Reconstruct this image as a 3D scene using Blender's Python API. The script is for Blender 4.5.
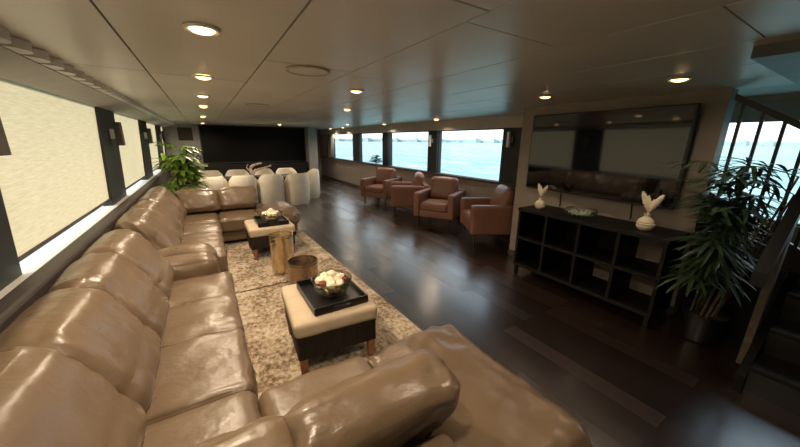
import bpy, bmesh, math, random
from mathutils import Vector, Matrix, noise
R = math.radians
PI = math.pi
scene = bpy.context.scene
col = scene.collection
for o in list(bpy.data.objects):
    bpy.data.objects.remove(o, do_unlink=True)

# ------------------------------------------------------------------ camera
FOCAL_PX, YAW, PITCH, ROLL, CAM_H = 308.0, 32.0, 15.0, 0.6, 1.65
cd = bpy.data.cameras.new('camera')
cam = bpy.data.objects.new('camera', cd)
col.objects.link(cam)
cd.sensor_width = 36.0
cd.lens = 36.0 * FOCAL_PX / 800.0
cd.clip_start = 0.02
cd.clip_end = 6000
y_, p_, r_ = R(YAW), R(PITCH), R(ROLL)
fwd = Vector((math.sin(y_) * math.cos(p_), math.cos(y_) * math.cos(p_), -math.sin(p_)))
rgt = Vector((math.cos(y_), -math.sin(y_), 0))
upv = rgt.cross(fwd)
rg2 = rgt * math.cos(r_) + upv * math.sin(r_)
up2 = -rgt * math.sin(r_) + upv * math.cos(r_)
cam.matrix_world = Matrix(((rg2.x, up2.x, -fwd.x, 0), (rg2.y, up2.y, -fwd.y, 0), (rg2.z, up2.z, -fwd.z, CAM_H), (0, 0, 0, 1)))
scene.camera = cam

# ------------------------------------------------------------------ world, sun, exposure
SKY_STRENGTH = 1.2
SUN_ENERGY = 2.6
LAMP_W = 42.0
EXPOSURE = 0.98
world = bpy.data.worlds.new('world')
scene.world = world
world.use_nodes = True
wn = world.node_tree
wn.nodes.clear()
w_out = wn.nodes.new('ShaderNodeOutputWorld')
w_bg = wn.nodes.new('ShaderNodeBackground')
w_tc = wn.nodes.new('ShaderNodeTexCoord')
w_sep = wn.nodes.new('ShaderNodeSeparateXYZ')
w_ramp = wn.nodes.new('ShaderNodeValToRGB')
wn.links.new(w_tc.outputs['Generated'], w_sep.inputs[0])
wn.links.new(w_sep.outputs['Z'], w_ramp.inputs[0])
w_ramp.color_ramp.elements[0].position = 0.0
w_ramp.color_ramp.elements[0].color = (0.92, 0.97, 1.0, 1)
w_ramp.color_ramp.elements[1].position = 0.7
w_ramp.color_ramp.elements[1].color = (0.62, 0.82, 1.0, 1)
wn.links.new(w_ramp.outputs[0], w_bg.inputs[0])
w_bg.inputs[1].default_value = SKY_STRENGTH
wn.links.new(w_bg.outputs[0], w_out.inputs[0])

sd = bpy.data.lights.new('sun', 'SUN')
sd.energy = SUN_ENERGY
sd.angle = R(1.0)
sd.color = (1.0, 0.93, 0.80)
sun = bpy.data.objects.new('sun', sd)
col.objects.link(sun)
sun.location = (-20, 4, 20)
sun.rotation_euler = Vector((0.85, 0.10, -0.50)).to_track_quat('-Z', 'Y').to_euler()

vs = scene.view_settings
vs.view_transform = 'Standard'
vs.look = 'None'
vs.gamma = 1.0
vs.use_curve_mapping = False
vs.exposure = EXPOSURE
scene.cycles.use_denoising = True
scene.cycles.max_bounces = 8
scene.cycles.diffuse_bounces = 4
scene.cycles.transparent_max_bounces = 16
scene.cycles.sample_clamp_indirect = 4.0
scene.cycles.caustics_reflective = False
scene.cycles.caustics_refractive = False

# ------------------------------------------------------------------ materials
class NT:
    def __init__(self, name):
        self.m = bpy.data.materials.new(name)
        self.m.use_nodes = True
        self.t = self.m.node_tree
        self.b = self.t.nodes['Principled BSDF']
        self.out = self.t.nodes['Material Output']
    def n(self, kind, **kw):
        nd = self.t.nodes.new('ShaderNode' + kind)
        for k, v in kw.items():
            if hasattr(nd, k):
                setattr(nd, k, v)
            else:
                nd.inputs[k.replace('_', ' ')].default_value = v
        return nd
    def l(self, a, b):
        self.t.links.new(a, b)
    def coord(self, scale=(1, 1, 1), rot=(0, 0, 0)):
        tc = self.n('TexCoord')
        mp = self.n('Mapping')
        mp.inputs['Scale'].default_value = scale
        mp.inputs['Rotation'].default_value = rot
        self.l(tc.outputs['Object'], mp.inputs['Vector'])
        return mp.outputs[0]
    def ramp(self, fac, stops):
        r = self.n('ValToRGB')
        e = r.color_ramp.elements
        e[0].position, e[0].color = stops[0][0], (*stops[0][1], 1)
        e[1].position, e[1].color = stops[-1][0], (*stops[-1][1], 1)
        for p, c in stops[1:-1]:
            x = e.new(p)
            x.color = (*c, 1)
        self.l(fac, r.inputs[0])
        return r.outputs[0]
    def noise(self, vec, scale, detail=3.0, rough=0.5):
        nz = self.n('TexNoise')
        nz.inputs['Scale'].default_value = scale
        nz.inputs['Detail'].default_value = detail
        nz.inputs['Roughness'].default_value = rough
        self.l(vec, nz.inputs['Vector'])
        return nz.outputs['Fac']
    def bump(self, h, strength=0.2, dist=0.01, normal=None):
        b = self.n('Bump')
        b.inputs['Strength'].default_value = strength
        b.inputs['Distance'].default_value = dist
        self.l(h, b.inputs['Height'])
        if normal is not None:
            self.l(normal, b.inputs['Normal'])
        self.l(b.outputs[0], self.b.inputs['Normal'])
        return b.outputs[0]
    def set(self, **kw):
        names = dict(color='Base Color', rough='Roughness', metal='Metallic', spec='Specular IOR Level', coat='Coat Weight',
                     coatr='Coat Roughness', trans='Transmission Weight', ior='IOR', sheen='Sheen Weight')
        for k, v in kw.items():
            if k == 'color':
                v = (*v, 1)
            self.b.inputs[names[k]].default_value = v
        return self

def plain(name, c, rough=0.5, metal=0.0, spec=0.5, var=0.12, scale=8.0, bump=0.0, bscale=60.0):
    m = NT(name).set(rough=rough, metal=metal, spec=spec)
    v = m.coord()
    f = m.noise(v, scale)
    lo = tuple(x * (1 - var) for x in c)
    hi = tuple(min(1, x * (1 + var)) for x in c)
    m.l(m.ramp(f, [(0.3, lo), (0.7, hi)]), m.b.inputs['Base Color'])
    if bump:
        m.bump(m.noise(v, bscale, 4), bump, 0.004)
    return m.m

def leather(name, c, rough=0.36, wr=0.35):
    m = NT(name).set(rough=rough, spec=0.5)
    v = m.coord()
    f = m.noise(v, 2.5, 4)
    m.l(m.ramp(f, [(0.3, tuple(x * 0.93 for x in c)), (0.72, tuple(x * 1.06 for x in c))]), m.b.inputs['Base Color'])
    b1 = m.bump(m.noise(m.coord((5, 15, 6)), 1.6, 4, 0.6), wr * 0.8, 0.010)
    m.bump(m.noise(v, 9.0, 3, 0.55), wr, 0.012, b1)
    rr = m.noise(v, 5, 3)
    rm = m.n('MapRange')
    rm.inputs['To Min'].default_value = rough - 0.08
    rm.inputs['To Max'].default_value = rough + 0.12
    m.l(rr, rm.inputs['Value'])
    m.l(rm.outputs[0], m.b.inputs['Roughness'])
    return m.m

def emit(name, c, s):
    m = NT(name)
    m.set(color=c, rough=0.4)
    m.b.inputs['Emission Color'].default_value = (*c, 1)
    m.b.inputs['Emission Strength'].default_value = s
    return m.m

M = {}
M['sofa'] = leather('taupe_leather', (0.160, 0.109, 0.067), 0.29, 0.38)
M['sofa_dark'] = leather('dark_taupe_leather', (0.16, 0.105, 0.065), 0.45)
M['armchair'] = leather('cognac_leather', (0.24, 0.110, 0.072), 0.42, 0.2)
M['cream'] = plain('cream_upholstery', (0.84, 0.76, 0.63), 0.75, spec=0.25, var=0.06, bump=0.1, bscale=180)
M['cushion'] = plain('beige_cushion_cloth', (0.52, 0.42, 0.30), 0.8, spec=0.2, var=0.07, bump=0.12, bscale=220)
M['ceiling'] = plain('ceiling_panel_vinyl', (0.78, 0.75, 0.69), 0.33, spec=0.5, var=0.05, scale=2.0, bump=0.03, bscale=14)
M['ceiling_gap'] = plain('ceiling_shadow_gap', (0.10, 0.088, 0.072), 0.8)
M['valance'] = plain('valance_grey', (0.52, 0.505, 0.48), 0.6, var=0.05)
M['scallop'] = plain('scallop_grey', (0.74, 0.72, 0.69), 0.55, var=0.06)
M['wall'] = plain('wall_taupe', (0.32, 0.265, 0.225), 0.65, var=0.05)
M['header'] = plain('header_beige', (0.56, 0.50, 0.43), 0.55, var=0.04)
M['wall_grey'] = plain('wall_grey', (0.30, 0.29, 0.27), 0.6, var=0.05)
M['wall_dark'] = plain('wall_dark', (0.06, 0.052, 0.046), 0.6)
M['pillar'] = plain('window_pillar_dark', (0.012, 0.016, 0.017), 0.45, var=0.2)
M['ledge'] = plain('ledge_padded_dark', (0.040, 0.031, 0.026), 0.5, var=0.15, bump=0.1)
M['sill'] = plain('sill_white', (0.55, 0.54, 0.50), 0.5, var=0.04)
M['frame'] = plain('frame_dark', (0.02, 0.02, 0.02), 0.4)
M['black'] = plain('black_lacquer', (0.010, 0.009, 0.009), 0.35, var=0.2)
M['black_wood'] = plain('black_brown_wood', (0.007, 0.0055, 0.005), 0.5, spec=0.25, var=0.3, scale=20)
M['steel'] = plain('dull_steel', (0.42, 0.42, 0.43), 0.35, metal=0.7, var=0.05)
M['white_trim'] = plain('lamp_trim', (0.75, 0.70, 0.62), 0.4, var=0.03)
M['legwood'] = plain('reddish_leg_wood', (0.30, 0.125, 0.055), 0.4, var=0.25, scale=30)
M['olivewood'] = plain('olive_brown_wood', (0.08, 0.062, 0.038), 0.55, var=0.35, scale=25)
M['darkmetal'] = plain('dark_metal', (0.018, 0.017, 0.017), 0.42, metal=0.3)
M['stone'] = plain('cream_ceramic', (0.85, 0.73, 0.55), 0.5, var=0.06)
M['plume'] = plain('dried_plume', (0.88, 0.76, 0.58), 0.85, var=0.15, scale=40)
M['leaf'] = plain('palm_leaf_green', (0.032, 0.060, 0.026), 0.38, var=0.35, scale=12)
M['leaf_bright'] = plain('bright_leaf_green', (0.20, 0.32, 0.05), 0.42, var=0.4, scale=9)
M['leaf_dark'] = plain('small_tree_leaf', (0.035, 0.055, 0.035), 0.5, var=0.3)
M['cane'] = plain('bamboo_cane', (0.12, 0.08, 0.05), 0.55, var=0.3, scale=25)
M['soil'] = plain('potting_soil', (0.03, 0.022, 0.016), 0.95, bump=0.4)
M['pot_grey'] = plain('pale_grey_pot', (0.42, 0.41, 0.38), 0.5)
M['cord'] = plain('black_cord', (0.008, 0.008, 0.008), 0.5)
M['ball'] = plain('cream_dried_flower', (0.86, 0.76, 0.55), 0.8, var=0.2, scale=45, bump=0.3, bscale=90)
M['ballred'] = plain('red_brown_dried_flower', (0.22, 0.05, 0.03), 0.8, var=0.3, scale=45)
M['gem'] = plain('pale_green_glass_gem', (0.66, 0.70, 0.52), 0.15, var=0.3, scale=60)
M['drift'] = plain('driftwood', (0.62, 0.47, 0.40), 0.6, var=0.4, scale=20)
M['speaker'] = plain('speaker_grille_ring', (0.52, 0.47, 0.39), 0.5)
M['curtain'] = plain('grey_green_curtain', (0.24, 0.28, 0.26), 0.85)
M['lamp'] = emit('lamp_diffuser', (1.0, 0.62, 0.27), 4.0)
M['sconce'] = plain('sconce_frosted_metal', (0.75, 0.75, 0.73), 0.3, metal=0.3)
M['sconce_wood'] = plain('sconce_brown_side', (0.075, 0.055, 0.045), 0.5)
M['picture'] = plain('dark_picture', (0.028, 0.016, 0.012), 0.35)
M['soffit'] = plain('soffit_grey', (0.12, 0.125, 0.125), 0.5)
M['land'] = plain('far_shore', (0.30, 0.40, 0.41), 0.9, scale=0.02)  # distance haze is put into this pale blue-grey
M['tower'] = plain('far_building', (0.30, 0.38, 0.40), 0.9)  # toned close to the hazed shore colour

# hammered gold
m = NT('hammered_gold').set(color=(0.66, 0.53, 0.35), metal=1.0, rough=0.24)
v = m.coord()
vo = m.n('TexVoronoi')
vo.inputs['Scale'].default_value = 42
m.l(v, vo.inputs['Vector'])
m.bump(vo.outputs['Distance'], 0.35, 0.006)
M['gold'] = m.m
m = NT('bronze').set(color=(0.36, 0.27, 0.19), metal=1.0, rough=0.22)
v = m.coord()
vo = m.n('TexVoronoi')
vo.inputs['Scale'].default_value = 42
m.l(v, vo.inputs['Vector'])
m.bump(vo.outputs['Distance'], 0.3, 0.006)
M['bronze'] = m.m

# woven dark ottoman body
m = NT('woven_black_rattan').set(rough=0.6, spec=0.25)
v = m.coord((1, 1, 1), (0, 0, 0))
br = m.n('TexBrick')
br.inputs['Scale'].default_value = 24
br.inputs['Color1'].default_value = (0.016, 0.012, 0.010, 1)
br.inputs['Color2'].default_value = (0.028, 0.020, 0.015, 1)
br.inputs['Mortar'].default_value = (0.004, 0.003, 0.003, 1)
m.l(v, br.inputs['Vector'])
m.l(br.outputs['Color'], m.b.inputs['Base Color'])
m.bump(m.noise(v, 70, 2), 0.4, 0.006)
M['rattan'] = m.m

# dark plank floor: planks run along y
m = NT('dark_wood_planks').set(rough=0.3, spec=0.5, coat=1.0, coatr=0.22)
m.b.inputs['Coat IOR'].default_value = 2.15
v = m.coord((1, 1, 1), (0, 0, R(90)))
br = m.n('TexBrick', offset=0.37, offset_frequency=2, squash=1.0)
br.inputs['Scale'].default_value = 1.0
br.inputs['Brick Width'].default_value = 1.15
br.inputs['Row Height'].default_value = 0.15
br.inputs['Mortar Size'].default_value = 0.0022
br.inputs['Mortar Smooth'].default_value = 0.2
br.inputs['Bias'].default_value = 0.0
br.inputs['Color1'].default_value = (0.013, 0.0062, 0.0040, 1)
br.inputs['Color2'].default_value = (0.026, 0.0115, 0.0072, 1)
br.inputs['Mortar'].default_value = (0.004, 0.003, 0.0025, 1)
m.l(v, br.inputs['Vector'])
v2 = m.coord((22, 1.6, 1))
g = m.noise(v2, 3.0, 5, 0.6)
mx = m.n('MixRGB', blend_type='MULTIPLY')
mx.inputs[0].default_value = 0.8
m.l(br.outputs['Color'], mx.inputs[1])
m.l(m.ramp(g, [(0.3, (0.6, 0.6, 0.6)), (0.7, (1.25, 1.2, 1.15))]), mx.inputs[2])
m.l(mx.outputs[0], m.b.inputs['Base Color'])
rm = m.n('MapRange')
rm.inputs['To Min'].default_value = 0.24
rm.inputs['To Max'].default_value = 0.40
m.l(m.noise(m.coord((5, 0.8, 1)), 2.0, 3), rm.inputs['Value'])
m.l(rm.outputs[0], m.b.inputs['Roughness'])
b1 = m.bump(br.outputs['Fac'], -0.8, 0.006)
m.bump(g, 0.16, 0.004, b1)
cr_ = m.n('MapRange')
cr_.inputs['From Min'].default_value = 0.006
cr_.inputs['From Max'].default_value = 0.017
cr_.inputs['To Min'].default_value = 0.20
cr_.inputs['To Max'].default_value = 0.34
bw_n = m.n('RGBToBW')
m.l(br.outputs['Color'], bw_n.inputs[0])
m.l(bw_n.outputs[0], cr_.inputs['Value'])
m.l(cr_.outputs[0], m.b.inputs['Coat Roughness'])
m.l(m.b.inputs['Normal'].links[0].from_socket, m.b.inputs['Coat Normal'])
M['floor'] = m.m

# distressed rug
m = NT('distressed_rug').set(rough=0.95, spec=0.15, sheen=0.2)
v = m.coord()
n1 = m.noise(v, 2.2, 8, 0.75)
n2 = m.noise(m.coord((1.3, 1, 1)), 22.0, 6, 0.75)
ad = m.n('Math', operation='ADD')
m.l(n1, ad.inputs[0])
m.l(n2, ad.inputs[1])
hf = m.n('Math', operation='MULTIPLY')
hf.inputs[1].default_value = 0.5
m.l(ad.outputs[0], hf.inputs[0])
m.l(m.ramp(hf.outputs[0], [(0.39, (0.07, 0.043, 0.024)), (0.46, (0.20, 0.13, 0.075)), (0.515, (0.45, 0.35, 0.235)), (0.60, (0.66, 0.57, 0.44))]), m.b.inputs['Base Color'])
m.bump(m.noise(v, 130, 4), 0.7, 0.012)
M['rug'] = m.m

# roller shade: light passes through the cloth
m = NT('cream_roller_shade')
m.t.nodes.remove(m.b)
v = m.coord((1, 1, 1))
sl = m.noise(m.coord((1, 3, 40)), 2.2, 5, 0.65)
cr = m.ramp(sl, [(0.25, (0.42, 0.325, 0.195)), (0.75, (0.54, 0.435, 0.285))])
td = m.n('BsdfTranslucent')
df = m.n('BsdfDiffuse')
ms = m.n('MixShader')
ms.inputs[0].default_value = 0.35
m.l(cr, td.inputs['Color'])
m.l(cr, df.inputs['Color'])
bp_ = m.n('Bump')
bp_.inputs['Strength'].default_value = 0.3
bp_.inputs['Distance'].default_value = 0.01
m.l(sl, bp_.inputs['Height'])
m.l(bp_.outputs[0], df.inputs['Normal'])
m.l(bp_.outputs[0], td.inputs['Normal'])
m.l(td.outputs[0], ms.inputs[1])
m.l(df.outputs[0], ms.inputs[2])
m.l(ms.outputs[0], m.out.inputs['Surface'])
M['shade'] = m.m

# thin window / bowl glass
def thin_glass(name, tint, gl, mxg=0.6):
    m = NT(name)
    m.t.nodes.remove(m.b)
    tr = m.n('BsdfTransparent')
    tr.inputs[0].default_value = (*tint, 1)
    g_ = m.n('BsdfGlossy')
    g_.inputs['Roughness'].default_value = 0.03
    lw = m.n('LayerWeight')
    lw.inputs['Blend'].default_value = 0.25
    mr = m.n('MapRange')
    mr.inputs['To Min'].default_value = gl
    mr.inputs['To Max'].default_value = mxg
    m.l(lw.outputs['Fresnel'], mr.inputs['Value'])
    s = m.n('MixShader')
    m.l(mr.outputs[0], s.inputs[0])
    m.l(tr.outputs[0], s.inputs[1])
    m.l(g_.outputs[0], s.inputs[2])
    m.l(s.outputs[0], m.out.inputs['Surface'])
    return m.m
M['glass'] = thin_glass('window_glass', (0.98, 0.99, 0.99), 0.006, 0.12)
M['bowl_glass'] = thin_glass('bowl_glass', (0.97, 0.94, 0.86), 0.06)
M['clear_glass'] = thin_glass('clear_bowl_glass', (0.93, 0.96, 0.93), 0.08)

# tv screens
m = NT('glossy_tv_screen').set(color=(0.004, 0.004, 0.005), rough=0.05, spec=0.6)
M['screen'] = m.m
m = NT('matte_video_screen').set(color=(0.004, 0.0035, 0.0035), rough=0.5, spec=0.12)
M['wall_screen'] = m.m

# sea
m = NT('turquoise_sea').set(rough=0.35, spec=0.4)
v = m.coord()
f1 = m.noise(m.coord((0.30, 0.10, 1)), 0.9, 9, 0.75)
m.l(m.ramp(f1, [(0.38, (0.05, 0.21, 0.21)), (0.52, (0.17, 0.37, 0.36)), (0.66, (0.48, 0.58, 0.57))]), m.b.inputs['Base Color'])
m.bump(f1, 0.8, 0.6)
M['sea'] = m.m

# ------------------------------------------------------------------ builders
def tag(o, label=None, cat=None, group=None, kind=None):
    if label: o['label'] = label
    if cat: o['category'] = cat
    if group: o['group'] = group
    if kind: o['kind'] = kind
    return o

BASE = {}
def thing(name, label, cat, loc=(0, 0, 0), rz=0.0, group=None):
    o = bpy.data.objects.new(name, None)
    o.empty_display_size = 0.1
    col.objects.link(o)
    o.location = loc
    o.rotation_euler = (0, 0, rz)
    BASE[o.name] = Vector(loc)
    return tag(o, label, cat, group)

def root_of(o):
    while o.parent:
        o = o.parent
    return o

def copy_tree(o, parent=None):
    c = o.copy()
    col.objects.link(c)
    if parent is not None:
        c.parent = parent
    for ch in list(o.children):
        copy_tree(ch, c)
    return c

I4 = Matrix.Identity(4)
def TR(loc=(0, 0, 0), rx=0, ry=0, rz=0):
    return Matrix.Translation(loc) @ Matrix.Rotation(rz, 4, 'Z') @ Matrix.Rotation(ry, 4, 'Y') @ Matrix.Rotation(rx, 4, 'X')

class MB:
    def __init__(self):
        self.bm = bmesh.new()
    def add(self, verts, faces, T=I4):
        vs_ = [self.bm.verts.new(T @ Vector(v)) for v in verts]
        for f in faces:
            try:
                self.bm.faces.new([vs_[i] for i in f])
            except ValueError:
                pass
        return self
    def box(self, lo, hi, bevel=0.0, T=I4, seg=2):
        b = bmesh.new()
        bmesh.ops.create_cube(b, size=1.0)
        c = [(lo[i] + hi[i]) / 2 for i in range(3)]
        s = [abs(hi[i] - lo[i]) for i in range(3)]
        for v in b.verts:
            v.co = Vector((c[0] + v.co.x * s[0], c[1] + v.co.y * s[1], c[2] + v.co.z * s[2]))
        if bevel > 0:
            bmesh.ops.bevel(b, geom=list(b.edges), offset=min(bevel, min(s) * 0.45), segments=seg, profile=0.5, affect='EDGES')
        self.merge(b, T)
        return self
    def merge(self, b, T=I4):
        b.verts.index_update()
        vs_ = [self.bm.verts.new(T @ v.co) for v in b.verts]
        for f in b.faces:
            try:
                self.bm.faces.new([vs_[v.index] for v in f.verts])
            except ValueError:
                pass
        b.free()
    def prism(self, pts, axis, a0, a1, T=I4):
        n = len(pts)
        def mk(p, a):
            return {'x': (a, p[0], p[1]), 'y': (p[0], a, p[1]), 'z': (p[0], p[1], a)}[axis]
        vv = [mk(p, a0) for p in pts] + [mk(p, a1) for p in pts]
        ff = [tuple(range(n))[::-1], tuple(range(n, 2 * n))] + [(i, (i + 1) % n, n + (i + 1) % n, n + i) for i in range(n)]
        return self.add(vv, ff, T)
    def lathe(self, prof, c=(0, 0, 0), n=32, T=I4, cap0=True, cap1=True):
        vv, ff = [], []
        for (r, z) in prof:
            for k in range(n):
                a = 2 * PI * k / n
                vv.append((c[0] + r * math.cos(a), c[1] + r * math.sin(a), c[2] + z))
        for i in range(len(prof) - 1):
            for k in range(n):
                k2 = (k + 1) % n
                ff.append((i * n + k, i * n + k2, (i + 1) * n + k2, (i + 1) * n + k))
        if cap0:
            ff.append(tuple(range(n))[::-1])
        if cap1:
            o = (len(prof) - 1) * n
            ff.append(tuple(o + k for k in range(n)))
        return self.add(vv, ff, T)
    def tube(self, pts, rad, n=8, T=I4):
        pts = [Vector(p) for p in pts]
        rads = rad if isinstance(rad, (list, tuple)) else [rad] * len(pts)
        vv, ff = [], []
        ref = Vector((0, 0, 1))
        for i, p in enumerate(pts):
            d = (pts[min(i + 1, len(pts) - 1)] - pts[max(i - 1, 0)]).normalized()
            rf = ref if abs(d.dot(ref)) < 0.95 else Vector((1, 0, 0))
            a = d.cross(rf).normalized()
            b = d.cross(a)
            for k in range(n):
                t = 2 * PI * k / n
                vv.append(p + (a * math.cos(t) + b * math.sin(t)) * rads[i])
        for i in range(len(pts) - 1):
            for k in range(n):
                k2 = (k + 1) % n
                ff.append((i * n + k, i * n + k2, (i + 1) * n + k2, (i + 1) * n + k))
        ff.append(tuple(range(n))[::-1])
        o = (len(pts) - 1) * n
        ff.append(tuple(o + k for k in range(n)))
        return self.add(vv, ff, T)
    def sphere(self, c, r, n=10, sc=(1, 1, 1), lump=0.0, seed=0):
        b = bmesh.new()
        bmesh.ops.create_uvsphere(b, u_segments=n + 2, v_segments=n, radius=1.0)
        for v in b.verts:
            d = v.co.normalized()
            k = 1 + lump * noise.noise(d * 2.3 + Vector((seed, 0, 0)))
            v.co = Vector((c[0] + d.x * r * sc[0] * k, c[1] + d.y * r * sc[1] * k, c[2] + d.z * r * sc[2] * k))
        self.merge(b)
        return self
    def cushion(self, size, r, T=I4, n=14, fn=None):
        """Rounded box of the given size centred at the origin; fn(unit position, point, normal) may push each vertex."""
        hx, hy, hz = size[0] / 2, size[1] / 2, size[2] / 2
        r = min(r, hx, hy, hz)
        g = [math.sin((-1 + 2 * i / n) * PI / 2) for i in range(n + 1)]
        idx, vv, ff = {}, [], []
        def vert(u):
            key = (round(u[0], 4), round(u[1], 4), round(u[2], 4))
            if key in idx:
                return idx[key]
            p = Vector((u[0] * hx, u[1] * hy, u[2] * hz))
            inner = Vector((max(-hx + r, min(hx - r, p.x)), max(-hy + r, min(hy - r, p.y)), max(-hz + r, min(hz - r, p.z))))
            d = p - inner
            nn = d.normalized() if d.length > 1e-9 else Vector((0, 0, 1))
            q = inner + nn * r
            if fn:
                q = fn(u, q, nn)
            idx[key] = len(vv)
            vv.append(q)
            return idx[key]
        for ax in range(3):
            for sgn in (-1, 1):
                for i in range(n):
                    for j in range(n):
                        q = []
                        for (a, b) in ((i, j), (i + 1, j), (i + 1, j + 1), (i, j + 1)):
                            u = [0, 0, 0]
                            u[ax] = sgn
                            u[(ax + 1) % 3] = g[a]
                            u[(ax + 2) % 3] = g[b]
                            q.append(vert(u))
                        ff.append(tuple(q) if sgn > 0 else tuple(q[::-1]))
        return self.add(vv, ff, T)
    def leaf(self, o, d, length, width, droop=0.4, seg=6, fold=0.25, up=Vector((0, 0, 1))):
        d = Vector(d).normalized()
        side = d.cross(up)
        if side.length < 0.05:
            side = Vector((1, 0, 0))
        side.normalize()
        p = Vector(o)
        vv, ff = [], []
        for i in range(seg + 1):
            t = i / seg
            w = width * (math.sin(PI * min(1, t * 0.9 + 0.1)) ** 0.7) * 0.5
            if i == seg:
                w = 0.001
            nrm = side.cross(d).normalized()
            vv += [p + side * w + nrm * w * fold, p, p - side * w + nrm * w * fold]
            d = (d + Vector((0, 0, -droop / seg))).normalized()
            p = p + d * (length / seg)
        for i in range(seg):
            a = i * 3
            ff += [(a, a + 1, a + 4, a + 3), (a + 1, a + 2, a + 5, a + 4)]
        return self.add(vv, ff)
    def build(self, name, mat, parent=None, smooth=False, sharp=35):
        if parent is not None:
            b = BASE.get(root_of(parent).name, Vector((0, 0, 0)))
            bmesh.ops.translate(self.bm, verts=self.bm.verts, vec=-b)
        bmesh.ops.recalc_face_normals(self.bm, faces=self.bm.faces)
        me = bpy.data.meshes.new(name)
        self.bm.to_mesh(me)
        self.bm.free()
        me.materials.append(mat)
        if smooth:
            for p in me.polygons:
                p.use_smooth = True
            try:
                me.set_sharp_from_angle(angle=R(sharp))
            except Exception:
                pass
        o = bpy.data.objects.new(name, me)
        col.objects.link(o)
        if parent is not None:
            o.parent = parent
        return o

def struct(name, mb, mat, smooth=False):
    return tag(mb.build(name, mat, None, smooth), kind='structure')

# ------------------------------------------------------------------ room shell
XL, XR, YB, YN, ZC = -1.02, 4.60, 12.2, -2.2, 2.10
struct('floor', MB().box((XL - 0.1, YN - 0.1, -0.06), (XR + 0.1, 14.6, 0.0)), M['floor'])

# ceiling: backing slab plus panels with open joints between them
seams = [XL, -0.26, 0.37, 0.93, 1.55, 2.15, 2.75, 3.35, 3.95, XR]
random.seed(4)
cb = MB().box((XL - 0.02, YN - 0.1, ZC + 0.012), (XR + 0.1, 14.6, ZC + 0.08))
ceil = struct('ceiling', cb, M['ceiling_gap'])
pan = MB()
starts = [0.5, 2.95, 0.9, 1.02, 0.44, 1.3, 0.2, 0.9, 0.5]
for i in range(len(seams) - 1):
    x0, x1 = seams[i] + 0.005, seams[i + 1] - 0.005
    ln = 2.4 if i < 2 else 1.22
    yy = starts[i] - ln * math.ceil((starts[i] - YN) / ln)
    while yy < 14.5:
        y0, y1 = max(yy, YN) + 0.004, min(yy + ln, 14.5) - 0.004
        if y1 > y0 + 0.03:
            # each panel sags a little in its middle
            nn = 6
            vv, ff = [], []
            sag = random.uniform(0.001, 0.005)
            tl = random.uniform(-0.003, 0.003)
            for a in range(nn + 1):
                for b in range(nn + 1):
                    u, w = a / nn, b / nn
                    z = ZC - sag * math.sin(PI * u) * math.sin(PI * w) + tl * (w - 0.5)
                    vv.append((x0 + (x1 - x0) * u, y0 + (y1 - y0) * w, z))
            for a in range(nn):
                for b in range(nn):
                    k = a * (nn + 1) + b
                    ff.append((k, k + 1, k + nn + 2, k + nn + 1))
            k0 = len(vv)
            per = [a * (nn + 1) for a in range(nn + 1)] + [nn * (nn + 1) + b for b in range(1, nn + 1)] + \
                  [a * (nn + 1) + nn for a in range(nn - 1, -1, -1)] + [b for b in range(nn - 1, 0, -1)]
            for q in per:
                vv.append((vv[q][0], vv[q][1], ZC + 0.012))
            for q in range(len(per)):
                q2 = (q + 1) % len(per)
                ff.append((per[q], per[q2], k0 + q2, k0 + q))
            pan.add(vv, ff)
        yy += ln
cp = pan.build('panel', M['ceiling'], ceil, True, 40)

# left side: low wall, sill, padded ledge, pillars, valance, shades
struct('wall_left', MB().box((XL - 0.12, YN, 0), (XL + 0.02, 12.2, 0.84)).box((XL - 0.02, YN, 2.035), (XL + 0.02, 12.2, ZC + 0.01)), M['wall_dark'])
struct('trim_1', MB().box((XL - 0.12, YN, 0.84), (-0.885, 12.2, 0.872), 0.006), M['sill'])
struct('trim_2', MB().box((-0.885, YN, 0.60), (-0.785, 12.2, 0.935), 0.02), M['ledge'])
# valance board below the ceiling
struct('trim_3', MB().prism([(-0.72, ZC + 0.005), (-0.72, 2.045), (-0.93, 1.985), (-0.995, 1.985), (-0.995, ZC + 0.005)], 'y', YN, 12.19), M['valance'])
sc = MB()
per, amp = 0.21, 0.070
yy = 0.6
while yy < 12.1:
    n_s = 12
    pts = []
    for k in range(n_s + 1):
        a = PI * k / n_s
        pts.append((-0.718 + amp * math.sin(a), yy + 0.085 - 0.085 * math.cos(a)))
    sc.prism(pts, 'z', 2.050, 2.096)
    yy += per
struct('trim_4', sc, M['scallop'], True)

def lean(z):        # the window wall leans slightly outward towards the sill
    return -0.965 - (1.95 - z) * 0.055
LP = [(-2.2, -0.5), (1.55, 2.58), (4.86, 5.66), (7.68, 8.58), (10.2, 11.3), (11.95, 12.19)]
k = 5
for (a, b) in LP:
    p = MB()
    pts = [(lean(2.0) - 0.06, 2.0), (lean(2.0) + 0.02, 2.0), (lean(0.872) + 0.03, 0.872), (lean(0.872) - 0.06, 0.872)]
    p.prism(pts, 'y', a, b)
    struct('trim_%d' % k, p, M['pillar'])
    k += 1
LW = [(-0.5, 1.55), (2.58, 4.86), (5.66, 7.68), (8.58, 10.2), (11.3, 11.95)]  # first window is out of view; its shade is added to stop sun patches
shade_labels = ['cream roller shade on the port window beside the camera', 'large cream roller shade on the window nearest in view, lit from outside',
                'cream roller shade on the second window, behind the first dark pillar', 'cream roller shade on the third window, left of the leafy plant',
                'narrow cream roller shade on the last window by the far wall']
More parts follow.
